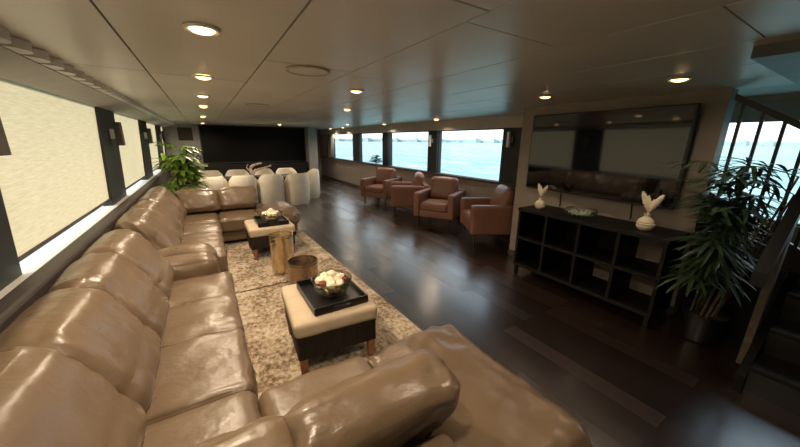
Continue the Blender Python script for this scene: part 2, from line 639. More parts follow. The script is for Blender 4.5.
for i, (a, b) in enumerate(LW):
    w = tag(MB().box((XL - 0.07, a - 0.05, 0.87), (XL - 0.05, b + 0.05, 1.98)).build('window_%d' % (i + 1), M['glass']), kind='structure')
    t = thing('roller_shade', shade_labels[i], 'roller shade', (lean(0.95), (a + b) / 2, 0.94), 0, 'cream roller shades along the left windows')
    s = MB()
    z0, z1 = 0.955, 2.0
    nz_ = 10
    s.add([(lean(z0), a - 0.02, z0), (lean(z0), b + 0.02, z0), (lean(z1), b + 0.02, z1), (lean(z1), a - 0.02, z1)], [(0, 1, 2, 3)])
    s.build('cloth', M['shade'], t)
    MB().box((lean(z0) - 0.008, a - 0.02, 0.932), (lean(z0) + 0.010, b + 0.02, 0.958), 0.004).build('bottom_bar', M['ledge'], t)

# right side window wall
ZB, ZT = 0.92, 1.89
struct('wall_right', MB().box((XR, YN, 0), (XR + 0.12, 14.4, ZB)), M['wall'])
struct('trim_%d' % k, MB().box((XR - 0.02, 2.87, ZT), (XR + 0.12, 14.4, ZC + 0.005), 0.004).box((XR, YN, ZT), (XR + 0.12, 2.87, ZC + 0.01)), M['header']); k += 1
struct('trim_%d' % k, MB().box((XR - 0.035, 2.95, ZB - 0.03), (XR + 0.02, 14.3, ZB + 0.012), 0.005), M['wall_dark']); k += 1
RP = [(-2.2, -1.0), (1.75, 3.90), (5.77, 6.12), (8.03, 8.39), (10.1, 10.62), (12.75, 14.4)]
for i, (a, b) in enumerate(RP):
    struct('trim_%d' % k, MB().box((XR - 0.012, a, ZB + 0.012), (XR + 0.13, b, ZT - 0.002), 0.004), M['pillar'] if i < 5 else M['wall']); k += 1
RW = [(-1.0, 1.75), (3.90, 5.77), (6.12, 8.03), (8.39, 10.1), (10.62, 12.75)]
for i, (a, b) in enumerate(RW):
    w = tag(MB().box((XR + 0.06, a - 0.01, ZB), (XR + 0.072, b + 0.01, ZT)).build('window_%d' % (i + 6), M['glass']), kind='structure')
    f = MB()
    f.box((XR + 0.03, a, ZB), (XR + 0.10, a + 0.02, ZT)).box((XR + 0.03, b - 0.02, ZB), (XR + 0.10, b, ZT))
    f.box((XR + 0.03, a, ZB), (XR + 0.10, b, ZB + 0.02)).box((XR + 0.03, a, ZT - 0.02), (XR + 0.10, b, ZT))
    f.build('frame', M['frame'], w)

# television wall with its return
struct('wall_television', MB().box((3.75, 0.88, 0), (3.93, 2.87, ZC + 0.005)).box((3.93, 2.72, 0), (XR, 2.87, ZC + 0.005)), M['wall'])
# far wall, its right-hand column, the wall of the bay behind, rear wall
struct('wall_back', MB().box((XL, YB, 0), (3.30, YB + 0.15, ZC + 0.005)), M['wall_grey'])
struct('trim_%d' % k, MB().box((3.30, YB - 0.55, 0), (3.62, YB + 0.15, ZC + 0.003), 0.01), M['wall_grey']); k += 1
struct('wall_bay', MB().box((3.45, 14.3, 0), (XR, 14.45, ZC + 0.005)).box((3.5, YB + 0.15, 0), (3.62, 14.3, ZC + 0.005)), M['wall'])
struct('wall_rear', MB().box((XL - 0.1, YN - 0.1, 0), (XR + 0.1, YN, ZC + 0.01)), M['wall_dark'])
struct('baseboard_right', MB().box((XR - 0.015, 2.9, 0), (XR, 14.3, 0.09), 0.004), M['wall_dark'])
struct('baseboard_television', MB().box((3.735, 0.88, 0), (3.75, 2.87, 0.09), 0.004), M['wall_dark'])

# soffit beside the stairs
struct('trim_%d' % k, MB().box((2.27, -1.6, 2.045), (4.58, 0.50, ZC), 0.004), M['soffit']); k += 1
struct('trim_%d' % k, MB().box((XR - 0.05, -1.6, 1.86), (XR - 0.002, 1.75, 2.045), 0.004), M['wall_grey']); k += 1

# ------------------------------------------------------------------ outside
sea = struct('sea', MB().add([(-3000, -3000, -1.9), (3000, -3000, -1.9), (3000, 3000, -1.9), (-3000, 3000, -1.9)], [(0, 1, 2, 3)]), M['sea'])
random.seed(8)
sh = MB()
nn = 90
vv, ff = [], []
for i in range(nn + 1):
    a = R(-12 + 112 * i / nn)
    h = 9 + 6 * noise.noise(Vector((i * 0.35, 0, 0))) + random.uniform(-1, 1.5)
    for rr, z in ((1150, -2), (1150, h * 0.7), (1180, h), (1240, -2)):
        vv.append((rr * math.cos(a), rr * math.sin(a), z))
for i in range(nn):
    for j in range(3):
        q = i * 4 + j
        ff.append((q, q + 1, q + 5, q + 4))
sh.add(vv, ff)
struct('shore', sh, M['land'])
for i in range(26):
    a = R(0.5 + i * 2.75 + random.uniform(-0.6, 0.6))
    h = random.uniform(5, 12)
    w = random.uniform(9, 24)
    b = MB().box((-w / 2, -w / 2, -2), (w / 2, w / 2, h)).box((-w / 5, -w / 5, h), (w / 5, w / 5, h + 3))
    o = tag(b.build('far_building', M['tower']), 'pale building on the hazy far shore seen through the windows', 'building', 'buildings on the far shore')
    o.location = (1140 * math.cos(a), 1140 * math.sin(a), 0)
    o.rotation_euler.z = random.uniform(0, 1.5)

# ------------------------------------------------------------------ ceiling lights
LIGHTS = [
    (0.06, 0.46, 'recessed ceiling light directly above the near sofa corner, before the row seen ahead'),  # out of view, added to brighten the near back cushions
    (1.30, 0.35, 'recessed ceiling light directly above the near sofa chaise'),  # out of view, added to light the near chaise
    (0.06, 1.67, 'recessed ceiling light nearest the camera in the row above the sofa'),
    (0.07, 2.88, 'second recessed ceiling light in the row above the sofa'),
    (0.07, 4.09, 'third recessed ceiling light in the row above the sofa'),
    (0.08, 5.41, 'fourth recessed ceiling light in the row above the sofa'),
    (0.08, 7.74, 'fifth recessed ceiling light in the row above the sofa'),
    (0.08, 10.9, 'recessed ceiling light at the far end of the sofa row, by the video screen'),
    (1.27, 2.82, 'larger recessed ceiling light in mid-ceiling right of the round speaker'),
    (1.89, 4.54, 'recessed ceiling light in mid-ceiling just beyond the nearer middle one'),
    (2.05, 10.2, 'recessed ceiling light in front of the black video screen'),
    (3.55, 8.53, 'recessed ceiling light above the leftmost armchairs'),
    (4.30, 7.75, 'recessed ceiling light close to the header between the middle windows'),
    (4.25, 5.40, 'recessed ceiling light close to the header above the largest window'),
    (4.35, 10.9, 'recessed ceiling light close to the header near the curtain'),
    (4.35, 12.2, 'last recessed ceiling light in the bay past the grey column'),
    (2.97, 2.04, 'recessed ceiling light in front of the left part of the television'),
    (2.92, 0.97, 'bright recessed ceiling light in front of the right part of the television, near the stairs'),
]
for (x, y, lab) in LIGHTS:
    t = thing('ceiling_light', lab, 'ceiling light', (x, y, ZC), 0, 'recessed ceiling lights')
    z = ZC - 0.006
    MB().lathe([(0.050, 0.004), (0.068, 0.002), (0.070, -0.004), (0.062, -0.010), (0.050, -0.007)], (x, y, z), 28, cap0=False, cap1=False).build('trim_ring', M['white_trim'], t, True)
    MB().lathe([(0.001, -0.020), (0.020, -0.019), (0.038, -0.014), (0.050, -0.004), (0.050, 0.003), (0.001, 0.003)], (x, y, z), 28).build('diffuser', M['lamp'], t, True)
    ld = bpy.data.lights.new('downlight', 'SPOT')
    ld.energy = LAMP_W * (0.18 if (x > 2.5 and y < 3) else (0.6 if x > 4 else (0.38 if x > 1.2 and y < 6 else 0.45 if x > 3 else 1.5 if (y > 7 and x < 3) else (0.6 if y < 1 else 1.0))))
    ld.color = (1.0, 0.80, 0.58)
    ld.spot_size = R(172 if x < 4 else 150)
    ld.spot_blend = 0.9
    ld.shadow_soft_size = 0.05
    lo = bpy.data.objects.new('downlight', ld)
    col.objects.link(lo)
    lo.location = (0, 0, -0.04)
    lo.parent = t

for (x, y, lab) in [(0.66, 2.23, 'flat round ceiling speaker nearest the camera'), (0.69, 4.72, 'flat round ceiling speaker farther along the ceiling')]:
    t = thing('ceiling_speaker', lab, 'speaker', (x, y, ZC), 0, 'round ceiling speakers')
    MB().lathe([(0.128, 0.004), (0.142, 0.002), (0.145, -0.006), (0.136, -0.011), (0.126, -0.008)], (x, y, ZC - 0.004), 40, cap0=False, cap1=False).build('rim', M['speaker'], t, True)
    MB().lathe([(0.001, -0.007), (0.128, -0.006), (0.128, 0.002)], (x, y, ZC - 0.004), 40, cap1=False).build('grille', M['ceiling'], t, True)

# ------------------------------------------------------------------ rugs
def rug(x0, x1, y0, y1, label, sk):
    nx, ny = 30, 40
    vv, ff = [], []
    for i in range(nx + 1):
        for j in range(ny + 1):
            u, v_ = i / nx, j / ny
            x = x0 + (x1 - x0) * u + sk * (0.5 - v_) * u
            y = y0 + (y1 - y0) * v_
            e = min(u, 1 - u, v_, 1 - v_)
            z = 0.012 + 0.003 * noise.noise(Vector((x * 3, y * 3, 0))) - (0.006 if e == 0 else 0)
            if e == 0:
                x += 0.004 * noise.noise(Vector((x * 20, y * 20, 1)))
            vv.append((x, y, z))
    for i in range(nx):
        for j in range(ny):
            q = i * (ny + 1) + j
            ff.append((q, q + 1, q + ny + 2, q + ny + 1))
    k0 = len(vv)
    perim = [i * (ny + 1) for i in range(nx + 1)] + [nx * (ny + 1) + j for j in range(1, ny + 1)] + [i * (ny + 1) + ny for i in range(nx - 1, -1, -1)] + [j for j in range(ny - 1, 0, -1)]
    for q in perim:
        vv.append((vv[q][0], vv[q][1], 0.001))
    for q in range(len(perim)):
        q2 = (q + 1) % len(perim)
        ff.append((perim[q], perim[q2], k0 + q2, k0 + q))
    b = MB().add(vv, ff)
    return tag(b.build('rug', M['rug'], None, True), label, 'rug', 'distressed rugs between the sofas')
rug(0.035, 1.45, 1.40, 3.56, 'worn beige and brown rug under the nearer ottoman', 0.06)
rug(0.035, 1.40, 3.59, 5.75, 'worn beige and brown rug under the farther ottoman and gold drum table', 0.05)

# ------------------------------------------------------------------ sectional sofas
def wrinkle(seed, amp, sx=1.0, sy=1.0, sz=1.0):
    off = Vector((seed * 7.3, seed * 3.1, seed * 1.7))
    def f(p):
        q = Vector((p.x * sx, p.y * sy, p.z * sz))
        a = noise.noise(q * 5.0 + off)
        b = noise.noise(q * 11.0 + off)
        return amp * (a + 0.5 * (1 - 2 * abs(b)))
    return f

def seat_fn(seed, bulge=0.022, amp=0.006):
    w = wrinkle(seed, amp)
    def fn(u, q, n):
        b = (1 - u[0] ** 2) * (1 - u[1] ** 2)
        if u[2] > 0:
            q = q + Vector((0, 0, bulge * b ** 0.6))
        e = 1.0 + 1.2 * max(abs(u[0]), abs(u[1])) ** 4
        return q + n * w(q) * e
    return fn

def back_fn(seed, belly=0.05, amp=0.012, seam=True):
    w = wrinkle(seed, amp, 1.0, 1.0, 1.0)
    def fn(u, q, n):
        # +x is the front of the cushion; lower half is fuller, a stitched seam crosses it
        v_ = (u[2] + 1) / 2
        if u[0] > 0:
            q = q + Vector((belly * (1 - u[1] ** 2) ** 0.5 * math.sin(PI * min(1, 0.12 + v_ * 0.9)) , 0, 0))
        if seam:
            q = q - n * 0.008 * math.exp(-((v_ - 0.34 - 0.04 * u[1]) / 0.022) ** 2) * (1 if u[0] > -0.5 else 0)
        q = q + Vector((0, 0, 0.02 * (1 - u[1] ** 2) * max(0, u[2])))
        e = 0.7 + 1.9 * abs(u[1]) ** 3
        return q + n * w(q) * e
    return fn

def make_sofa(mirror, label):
    """L-shaped sectional; near copy as measured, far copy mirrored about y = 3.40."""
    def Y(y):
        return 2 * 3.39 - y if mirror else y
    sgn = -1 if mirror else 1
    t = thing('sectional_sofa', label, 'sofa', (-0.35, Y(2.0), 0))
    def yb(a, b):
        return (min(Y(a), Y(b)), max(Y(a), Y(b)))
    sd_ = 50 if mirror else 0
    # base plinth
    b = MB()
    y0, y1 = yb(0.52, 3.30)
    b.box((-0.72, y0, 0.07), (0.00, y1, 0.27), 0.02)
    y0, y1 = yb(0.52, 1.36)
    b.box((0.00, y0, 0.07), (0.66, y1, 0.27), 0.02)
    b.build('base', M['sofa_dark'], t, True)
    y0, y1 = yb(0.50, 1.38)
    MB().cushion((0.60, y1 - y0, 0.19), 0.05, TR((0.955, (y0 + y1) / 2, 0.175)), 8).build('chaise_base', M['sofa'], t, True)
    # outer back shell along the windows and along the short run
    y0, y1 = yb(0.56, 3.34)
    MB().cushion((0.14, y1 - y0, 0.52), 0.05, TR((-0.70, (y0 + y1) / 2, 0.33)), 10).build('back_shell', M['sofa'], t, True)
    y0, y1 = yb(0.53, 0.72)
    MB().cushion((1.40, y1 - y0, 0.53), 0.06, TR((-0.04, (y0 + y1) / 2, 0.335)), 12, seat_fn(3 + sd_, 0.01)).build('back_shell', M['sofa'], t, True)
    # long-run seats
    ys = [1.50, 2.08, 2.62, 3.12]
    for i in range(3):
        y0, y1 = yb(ys[i], ys[i + 1])
        MB().cushion((0.72, y1 - y0 + 0.016, 0.21), 0.042, TR((-0.29, (y0 + y1) / 2, 0.345)), 26, seat_fn(i + 11 + sd_, 0.022, 0.008)).build('seat_cushion', M['sofa'], t, True)
    # corner seat and short-run seat
    y0, y1 = yb(0.60, 1.49)
    MB().cushion((0.72, y1 - y0, 0.21), 0.055, TR((-0.29, (y0 + y1) / 2, 0.345)), 16, seat_fn(21 + sd_)).build('seat_cushion', M['sofa'], t, True)
    y0, y1 = yb(0.60, 1.44)
    MB().cushion((0.58, y1 - y0, 0.21), 0.055, TR((0.36, (y0 + y1) / 2, 0.345)), 16, seat_fn(22 + sd_)).build('seat_cushion', M['sofa'], t, True)
    y0, y1 = yb(0.44, 1.44)
    MB().cushion((0.66, y1 - y0, 0.22), 0.085, TR((0.965, (y0 + y1) / 2, 0.345)), 40, seat_fn(23 + sd_, 0.03, 0.017)).build('chaise_cushion', M['sofa'], t, True)
    # arm at the open end of the long run
    y0, y1 = yb(3.11, 3.37)
    MB().cushion((0.62, y1 - y0, 0.52), 0.09, TR((-0.33, (y0 + y1) / 2, 0.34)), 16, seat_fn(31 + sd_, 0.035, 0.008)).build('armrest', M['sofa'], t, True)
    # reclined back cushions along the windows
    bw = [(0.80, 1.50), (1.50, 2.08), (2.08, 2.62), (2.62, 3.22)]
    for i, (a, c) in enumerate(bw):
        y0, y1 = yb(a, c)
        MB().cushion((0.26, y1 - y0 + 0.085, 0.59), 0.122, TR((-0.58, (y0 + y1) / 2, 0.655), ry=R(-27)), 34, back_fn(41 + i + sd_, 0.045, 0.012)).build('back_cushion', M['sofa'], t, True)
    # back cushions of the short run lean towards the outer edge
    for i, (a, c) in enumerate([(-0.46, 0.11), (0.11, 0.69)]):
        MB().cushion((0.21, c - a + 0.02, 0.37), 0.075, TR(((a + c) / 2, Y(0.815), 0.655), rz=sgn * R(90)) @ TR(ry=R(-24)), 30, back_fn(51 + i + sd_, 0.04, 0.014, False)).build('back_cushion', M['sofa'], t, True)
    # feet
    for (x, y) in ((0.0, 3.2), (-0.66, 3.2), (-0.66, 0.6), (1.2, 0.6), (1.2, 1.32), (0.0, 1.62)):
        MB().lathe([(0.022, 0.0165 if mirror and x > 1 and y > 1 else 0), (0.028, 0.07)], (x, Y(y), 0.0), 14).build('foot', M['black'], t, True)
    return t
make_sofa(False, 'taupe leather corner sofa in the foreground with its chaise at the lower right')
make_sofa(True, 'taupe leather corner sofa beyond, its chaise reaching toward the cream dining chairs')

# ------------------------------------------------------------------ ottomans with trays and bowls
def make_ottoman():
    t = thing('ottoman', 'o', 'ottoman', (0, 0, 0), 0, 'square ottomans on the rugs')
    MB().box((-0.29, -0.32, 0.15), (0.29, 0.32, 0.335), 0.012).build('woven_body', M['rattan'], t, True)
    MB().cushion((0.61, 0.67, 0.115), 0.032, TR((0, 0, 0.385)), 14, seat_fn(71, 0.006, 0.002)).build('cushion', M['cushion'], t, True)
    for sx in (-1, 1):
        for sy in (-1, 1):
            x, y = sx * 0.255, sy * 0.285
            b = MB()
            b.add([(x - 0.02, y - 0.02, 0), (x + 0.02, y - 0.02, 0), (x + 0.02, y + 0.02, 0), (x - 0.02, y + 0.02, 0),
                   (x - 0.028, y - 0.028, 0.152), (x + 0.028, y - 0.028, 0.152), (x + 0.028, y + 0.028, 0.152), (x - 0.028, y + 0.028, 0.152)],
                  [(3, 2, 1, 0), (4, 5, 6, 7), (0, 1, 5, 4), (1, 2, 6, 5), (2, 3, 7, 6), (3, 0, 4, 7)])
            b.build('leg', M['legwood'], t)
    return t
def make_tray():
    t = thing('serving_tray', 't', 'tray', (0, 0, 0), 0, 'black trays on the ottomans')
    w, d, h = 0.20, 0.25, 0.05
    MB().box((-w, -d, 0.0), (w, d, 0.012), 0.003).build('bottom_panel', M['black'], t)
    for s in (-1, 1):
        MB().box((s * w - 0.007, -d, 0.0), (s * w + 0.007, d, h), 0.003).build('side_rail', M['black'], t)
        # end rail with a hand slot
        b = MB()
        y0, y1 = s * d - 0.007, s * d + 0.007
        b.box((-w, y0, 0), (w, y1, 0.024), 0.002).box((-w, y0, 0.042), (w, y1, h + 0.008), 0.002)
        b.box((-w, y0, 0.02), (-0.06, y1, 0.046)).box((0.06, y0, 0.02), (w, y1, 0.046))
        b.build('end_rail', M['black'], t)
    return t
def make_bowl():
    t = thing('glass_bowl', 'b', 'bowl', (0, 0, 0), 0, 'glass bowls on the ottoman trays')
    prof = [(0.045, 0.0), (0.075, 0.006), (0.115, 0.04), (0.138, 0.09), (0.140, 0.125)]
    inner = [(0.134, 0.125), (0.132, 0.09), (0.110, 0.045), (0.070, 0.013), (0.002, 0.010)]
    MB().lathe(prof + inner, (0, 0, 0), 40, cap1=False).build('bowl_body', M['bowl_glass'], t, True)
    MB().lathe([(0.1395, 0.121), (0.1425, 0.125), (0.1395, 0.130), (0.1335, 0.125), (0.1395, 0.121)], (0, 0, 0), 40, cap0=False, cap1=False).build('rim', M['clear_glass'], t, True)
    return t
ot, tr_, bw_ = make_ottoman(), make_tray(), make_bowl()
spots = [(0.685, 2.19, 0.0155, 'nearer'), (0.69, 4.80, 0.0155, 'farther')]
random.seed(21)
for i, (x, y, z, w) in enumerate(spots):
    o, r_t, b = (ot, tr_, bw_) if i == 0 else (copy_tree(ot), copy_tree(tr_), copy_tree(bw_))
    o.location = (x, y, z)
    o.rotation_euler.z = R(-4) if i == 0 else 0
    o['label'] = 'beige-topped ottoman with dark woven sides, ' + ('in the foreground beside the near chaise' if i == 0 else 'in front of the far sofa behind the gold drum')
    r_t.location = (x + 0.03, y - 0.02, z + 0.4505)
    r_t['label'] = 'black rectangular tray with raised rim on the %s ottoman' % w
    b.location = (x + 0.04, y - 0.03, z + 0.4635)
    b.scale = (1.10, 1.10, 1.05)
    b['label'] = 'glass bowl heaped with cream dried flowers on the %s ottoman' % w
    k2 = 0
    for ring, n_, rr, zz in ((0, 5, 0.056, 0.055), (1, 8, 0.092, 0.112), (2, 4, 0.043, 0.130), (3, 1, 0.0, 0.163)):
        for j in range(n_):
            a = 2 * PI * j / n_ + ring * 0.4
            rad = random.uniform(0.033, 0.043)
            m_ = 'ballred' if (ring == 1 and j in (1, 4, 7)) else 'ball'
            if m_ == 'ballred':
                rad *= 0.7
            q = MB().sphere((0, 0, 0), rad, 9, (1, 1, 0.85), 0.35, random.uniform(0, 50)).build('dried_flower_head', M[m_], None, True)
            q.location = (b.location.x + rr * math.cos(a), b.location.y + rr * math.sin(a), b.location.z + zz)
            if m_ == 'ball':
                tag(q, 'cream dried flower head heaped in the glass bowl on the %s ottoman' % w, 'dried flower', 'cream dried flower heads on the %s ottoman' % w)
            else:
                tag(q, 'red-brown dried flower head among cream ones on the %s ottoman' % w, 'dried flower', 'red-brown dried flower heads on the %s ottoman' % w)
            k2 += 1

# ------------------------------------------------------------------ drum tables
def drum(x, y, h, r, mat, label):
    t = thing('drum_table', label, 'drum table', (x, y, 0.0155), 0, 'metal drum tables on the rugs')
    prof = [(r * 0.97, 0.0), (r, 0.015), (r, h - 0.02), (r + 0.004, h - 0.012), (r + 0.004, h)]
    inner = [(r - 0.008, h), (r - 0.008, h - 0.045)]
    MB().lathe(prof + inner, (x, y, 0.0155), 56, cap1=False).build('drum_body', mat, t, True)
    MB().lathe([(0.001, h - 0.052), (r - 0.008, h - 0.052), (r - 0.008, h - 0.044), (0.001, h - 0.044)], (x, y, 0.0155), 56).build('top_plate', mat, t, True)
    MB().lathe([(r + 0.001, h * 0.93), (r + 0.005, h * 0.935), (r + 0.001, h * 0.94)], (x, y, 0.0155), 56, cap0=False, cap1=False).build('band', mat, t, True)
drum(0.69, 3.92, 0.50, 0.140, M['gold'], 'taller hammered gold drum table near the middle of the rugs')
drum(0.74, 3.12, 0.41, 0.150, M['bronze'], 'shorter bronze drum table just behind the nearer ottoman')

# ------------------------------------------------------------------ armchairs (built facing -x)
def make_armchair():
    t = thing('armchair', 'a', 'armchair', (0, 0, 0), 0, 'brown leather armchairs by the windows')
    am = M['armchair']
    MB().cushion((0.70, 0.72, 0.13), 0.02, TR((0, 0, 0.255)), 8).build('seat_frame', am, t, True)
    for s in (-1, 1):
        MB().cushion((0.75, 0.115, 0.44), 0.025, TR((0, s * 0.325, 0.415)), 12, seat_fn(80 + s, 0.006, 0.003)).build('armrest', am, t, True)
    MB().cushion((0.13, 0.76, 0.47), 0.03, TR((0.33, 0, 0.43), ry=R(6)), 10).build('back_frame', am, t, True)
    MB().cushion((0.56, 0.525, 0.15), 0.045, TR((-0.09, 0, 0.385)), 14, seat_fn(83, 0.018, 0.004)).build('seat_cushion', am, t, True)
    MB().cushion((0.17, 0.53, 0.42), 0.07, TR((0.205, 0, 0.665), ry=R(14)) @ TR(rz=PI), 16, back_fn(85, 0.03, 0.006, False)).build('back_cushion', am, t, True)
    for sx in (-1, 1):
        for sy in (-1, 1):
            x, y = sx * 0.29, sy * 0.30
            MB().lathe([(0.011, 0.0), (0.019, 0.20)], (x, y, 0), 12).build('leg', M['black'], t, True)
    return t
ac = make_armchair()
for i, (x, y, rz, lab) in enumerate([
        (3.97, 7.33, R(29), 'brown leather armchair farthest left by the windows, facing us, small tree behind it'),
        (4.00, 6.05, R(-30), 'brown leather armchair second from left, turned side-on, between two armchairs facing us'),
        (3.96, 4.81, R(31), 'brown leather armchair under the largest window, its seat turned toward us'),
        (4.01, 3.55, R(-30), 'brown leather armchair nearest the television wall, turned side-on with a slouched back cushion')]):
    o = ac if i == 0 else copy_tree(ac)
    o.location = (x, y, 0)
    o.rotation_euler.z = rz
    o.scale = (1.08, 1.08, 1.06)
    o['label'] = lab

# ------------------------------------------------------------------ dining set
def make_tub_chair():
    """Tall tub chair; opening faces +y, closed back towards -y."""
    t = thing('tub_dining_chair', 'c', 'dining chair', (0, 0, 0), 0, 'cream tub chairs round the dining table')
    r0, th, n = 0.312, 0.065, 40
    def top(a):          # a: angle from the back centre, -pi..pi
        return 0.815 - 0.28 * (max(0, abs(a) - 0.75) / 1.35) ** 1.3
    vv, ff = [], []
    A = 2.05
    for i in range(n + 1):
        a = -A + 2 * A * i / n
        tz = top(a)
        e = math.sin(PI * min(1, max(0.0, (A - abs(a)) / 0.16)) / 2)
        for (rr, z) in ((r0 * 0.93, 0.05), (r0, 0.09), (r0 * 1.02, tz * 0.7), (r0 * 1.0, tz - 0.03), (r0 - th * 0.5, tz + 0.012), (r0 - th, tz - 0.03), (r0 - th - 0.005, 0.40), (r0 - th, 0.30), (r0 - th, 0.05)):
            mid = r0 - th / 2
            rr = mid + (rr - mid) * (0.35 + 0.65 * e)
            vv.append((rr * math.sin(a), -rr * math.cos(a), z))
    q = 9
    for i in range(n):
        for j in range(q):
            j2 = (j + 1) % q
            ff.append((i * q + j, i * q + j2, (i + 1) * q + j2, (i + 1) * q + j))
    ff.append(tuple(range(q)))
    ff.append(tuple(n * q + j for j in range(q))[::-1])
    MB().add(vv, ff).build('tub_back', M['cream'], t, True, 60)
    s = MB()
    s.cushion((0.48, 0.50, 0.13), 0.05, TR((0, 0.03, 0.42)), 12, lambda u, p, n_: Vector((p.x * (1 - 0.18 * max(0, -u[1])), p.y, p.z + 0.015 * (1 - u[0] ** 2) * (1 - u[1] ** 2))))
    s.build('seat_cushion', M['cream'], t, True)
    MB().lathe([(0.235, 0.05), (0.245, 0.08), (0.245, 0.36)], (0, 0.0, 0), 36).build('seat_base', M['cream'], t, True)
    MB().lathe([(0.27, 0.0), (0.285, 0.012), (0.285, 0.05)], (0, 0, 0), 36).build('plinth', M['white_trim'], t, True)
    MB().tube([(0.0, -r0 * 0.945, 0.07), (0.0, -r0 * 1.012, 0.2), (0, -r0 * 1.022, 0.55), (0, -r0 * 1.0, 0.775)], 0.004, 6).build('back_seam', M['cream'], t, True)
    return t
tc_ = make_tub_chair()
DCH = [(0.08, 8.42, 0, 'cream tub dining chair at the left end of the near row'),
       (0.72, 8.42, 0, 'cream tub dining chair in the near row directly behind the far sofa cushion'),
       (1.36, 8.40, 0, 'cream tub dining chair in the near row, third from left, beside the far sofa chaise'),
       (2.00, 8.38, 0, 'cream tub dining chair at the right end of the near row'),
       (0.06, 9.62, PI, 'cream tub dining chair at the left end of the far row, facing us'),
       (0.72, 9.62, PI, 'cream tub dining chair second from left in the far row, facing us'),
       (1.38, 9.62, PI, 'cream tub dining chair third from left in the far row, behind the driftwood'),
       (2.03, 9.62, PI, 'cream tub dining chair at the right end of the far row, facing us'),
       (2.50, 9.08, R(90), 'cream tub dining chair alone at the right-hand head of the table')]
for i, (x, y, rz, lab) in enumerate(DCH):
    o = tc_ if i == 0 else copy_tree(tc_)
    o.location = (x, y, 0)
    o.rotation_euler.z = rz
    o['label'] = lab
t = thing('dining_table', 'long black dining table between the two rows of cream tub chairs', 'table', (1.15, 9.02, 0))
MB().box((-0.20, 8.66, 0.66), (2.16, 9.38, 0.70), 0.008).build('tabletop', M['black'], t)
for x in (0.55, 1.75):
    MB().box((x - 0.06, 8.86, 0.04), (x + 0.06, 9.18, 0.66), 0.01).build('pedestal', M['black'], t)
    MB().box((x - 0.12, 8.80, 0.0), (x + 0.12, 9.24, 0.04), 0.01).build('foot_plate', M['black'], t)
t = thing('driftwood_sculpture', 'pinkish branching driftwood sculpture standing on the dining table', 'sculpture', (1.06, 8.95, 0.7005))
MB().lathe([(0.09, 0.0), (0.085, 0.014), (0.02, 0.02)], (1.06, 8.95, 0.7005), 20).build('base', M['black'], t, True)
def curve3(p0, p1, p2, p3, n=14):
    out = []
    for i in range(n + 1):
        s = i / n
        out.append(Vector(p0) * (1 - s) ** 3 + Vector(p1) * 3 * s * (1 - s) ** 2 + Vector(p2) * 3 * s * s * (1 - s) + Vector(p3) * s ** 3)
    return out
MB().tube(curve3((1.04, 8.95, 0.752), (0.92, 8.95, 0.90), (0.96, 8.95, 1.02), (1.26, 8.93, 1.05)), [0.048 - 0.0016 * i for i in range(15)]).build('branch', M['drift'], t, True)
MB().tube(curve3((1.02, 8.95, 0.750), (1.09, 8.95, 0.93), (1.26, 8.97, 0.88), (1.50, 8.97, 0.98)), [0.038 - 0.0014 * i for i in range(15)]).build('branch', M['drift'], t, True)
MB().tube(curve3((1.00, 8.95, 0.84), (0.86, 8.96, 0.90), (0.89, 8.96, 0.98), (0.94, 8.97, 1.03)), [0.022 - 0.001 * i for i in range(15)]).build('branch', M['drift'], t, True)

# ------------------------------------------------------------------ far wall: video screen, cabinets, picture, ring
t = thing('video_screen', 'very wide black video screen filling the far wall behind the dining chairs', 'screen', (1.65, 12.19, 0.98))
MB().box((-0.02, 12.10, 0.90), (3.28, 12.15, 2.06), 0.004).build('display', M['wall_screen'], t)
f = MB()
f.box((-0.05, 12.09, 0.87), (3.30, 12.195, 0.90)).box((-0.05, 12.09, 2.06), (3.30, 12.195, 2.085)).box((-0.05, 12.09, 0.90), (-0.02, 12.195, 2.06)).box((3.28, 12.09, 0.90), (3.30, 12.195, 2.06))
f.build('frame', M['frame'], t)
t = thing('low_cabinet', 'dark wall-length cabinet under the black video screen', 'cabinet', (1.65, 12.0, 0))
MB().box((-0.04, 11.78, 0.06), (3.28, 12.195, 0.855), 0.004).build('body', M['black_wood'], t)
for i in range(5):
    x0 = -0.03 + i * 0.66
    d = MB().box((x0 + 0.004, 11.755, 0.09), (x0 + 0.656, 11.78, 0.835), 0.004).build('door', plain('cabinet_door_%d' % i, (0.012, 0.010, 0.009), 0.45, spec=0.25), t)
    MB().box((x0 + 0.60, 11.735, 0.60), (x0 + 0.615, 11.755, 0.76), 0.004).build('handle', M['darkmetal'], d)
MB().box((0.0, 11.80, 0.0), (3.24, 12.19, 0.06)).build('toe_kick', M['black'], t)
t = thing('framed_picture', 'small dark framed picture high on the grey far wall above the plant', 'picture', (-0.42, 12.19, 1.8))
MB().box((-0.61, 12.165, 1.60), (-0.23, 12.198, 1.99), 0.004).build('frame', M['black'], t)
MB().box((-0.59, 12.16, 1.62), (-0.25, 12.166, 1.97)).build('image_panel', M['picture'], t)
t = thing('wall_ring', 'small dark ring mounted on the grey far wall beside the video screen', 'ring', (-0.15, 12.19, 1.03))
ring = MB()
ring.tube([(-0.15 + 0.065 * math.cos(2 * PI * i / 24), 12.175, 1.06 + 0.065 * math.sin(2 * PI * i / 24)) for i in range(25)], 0.013, 8)
ring.build('ring_band', M['darkmetal'], t, True)
MB().box((-0.165, 12.17, 1.11), (-0.135, 12.199, 1.15), 0.004).build('bracket', M['darkmetal'], t)

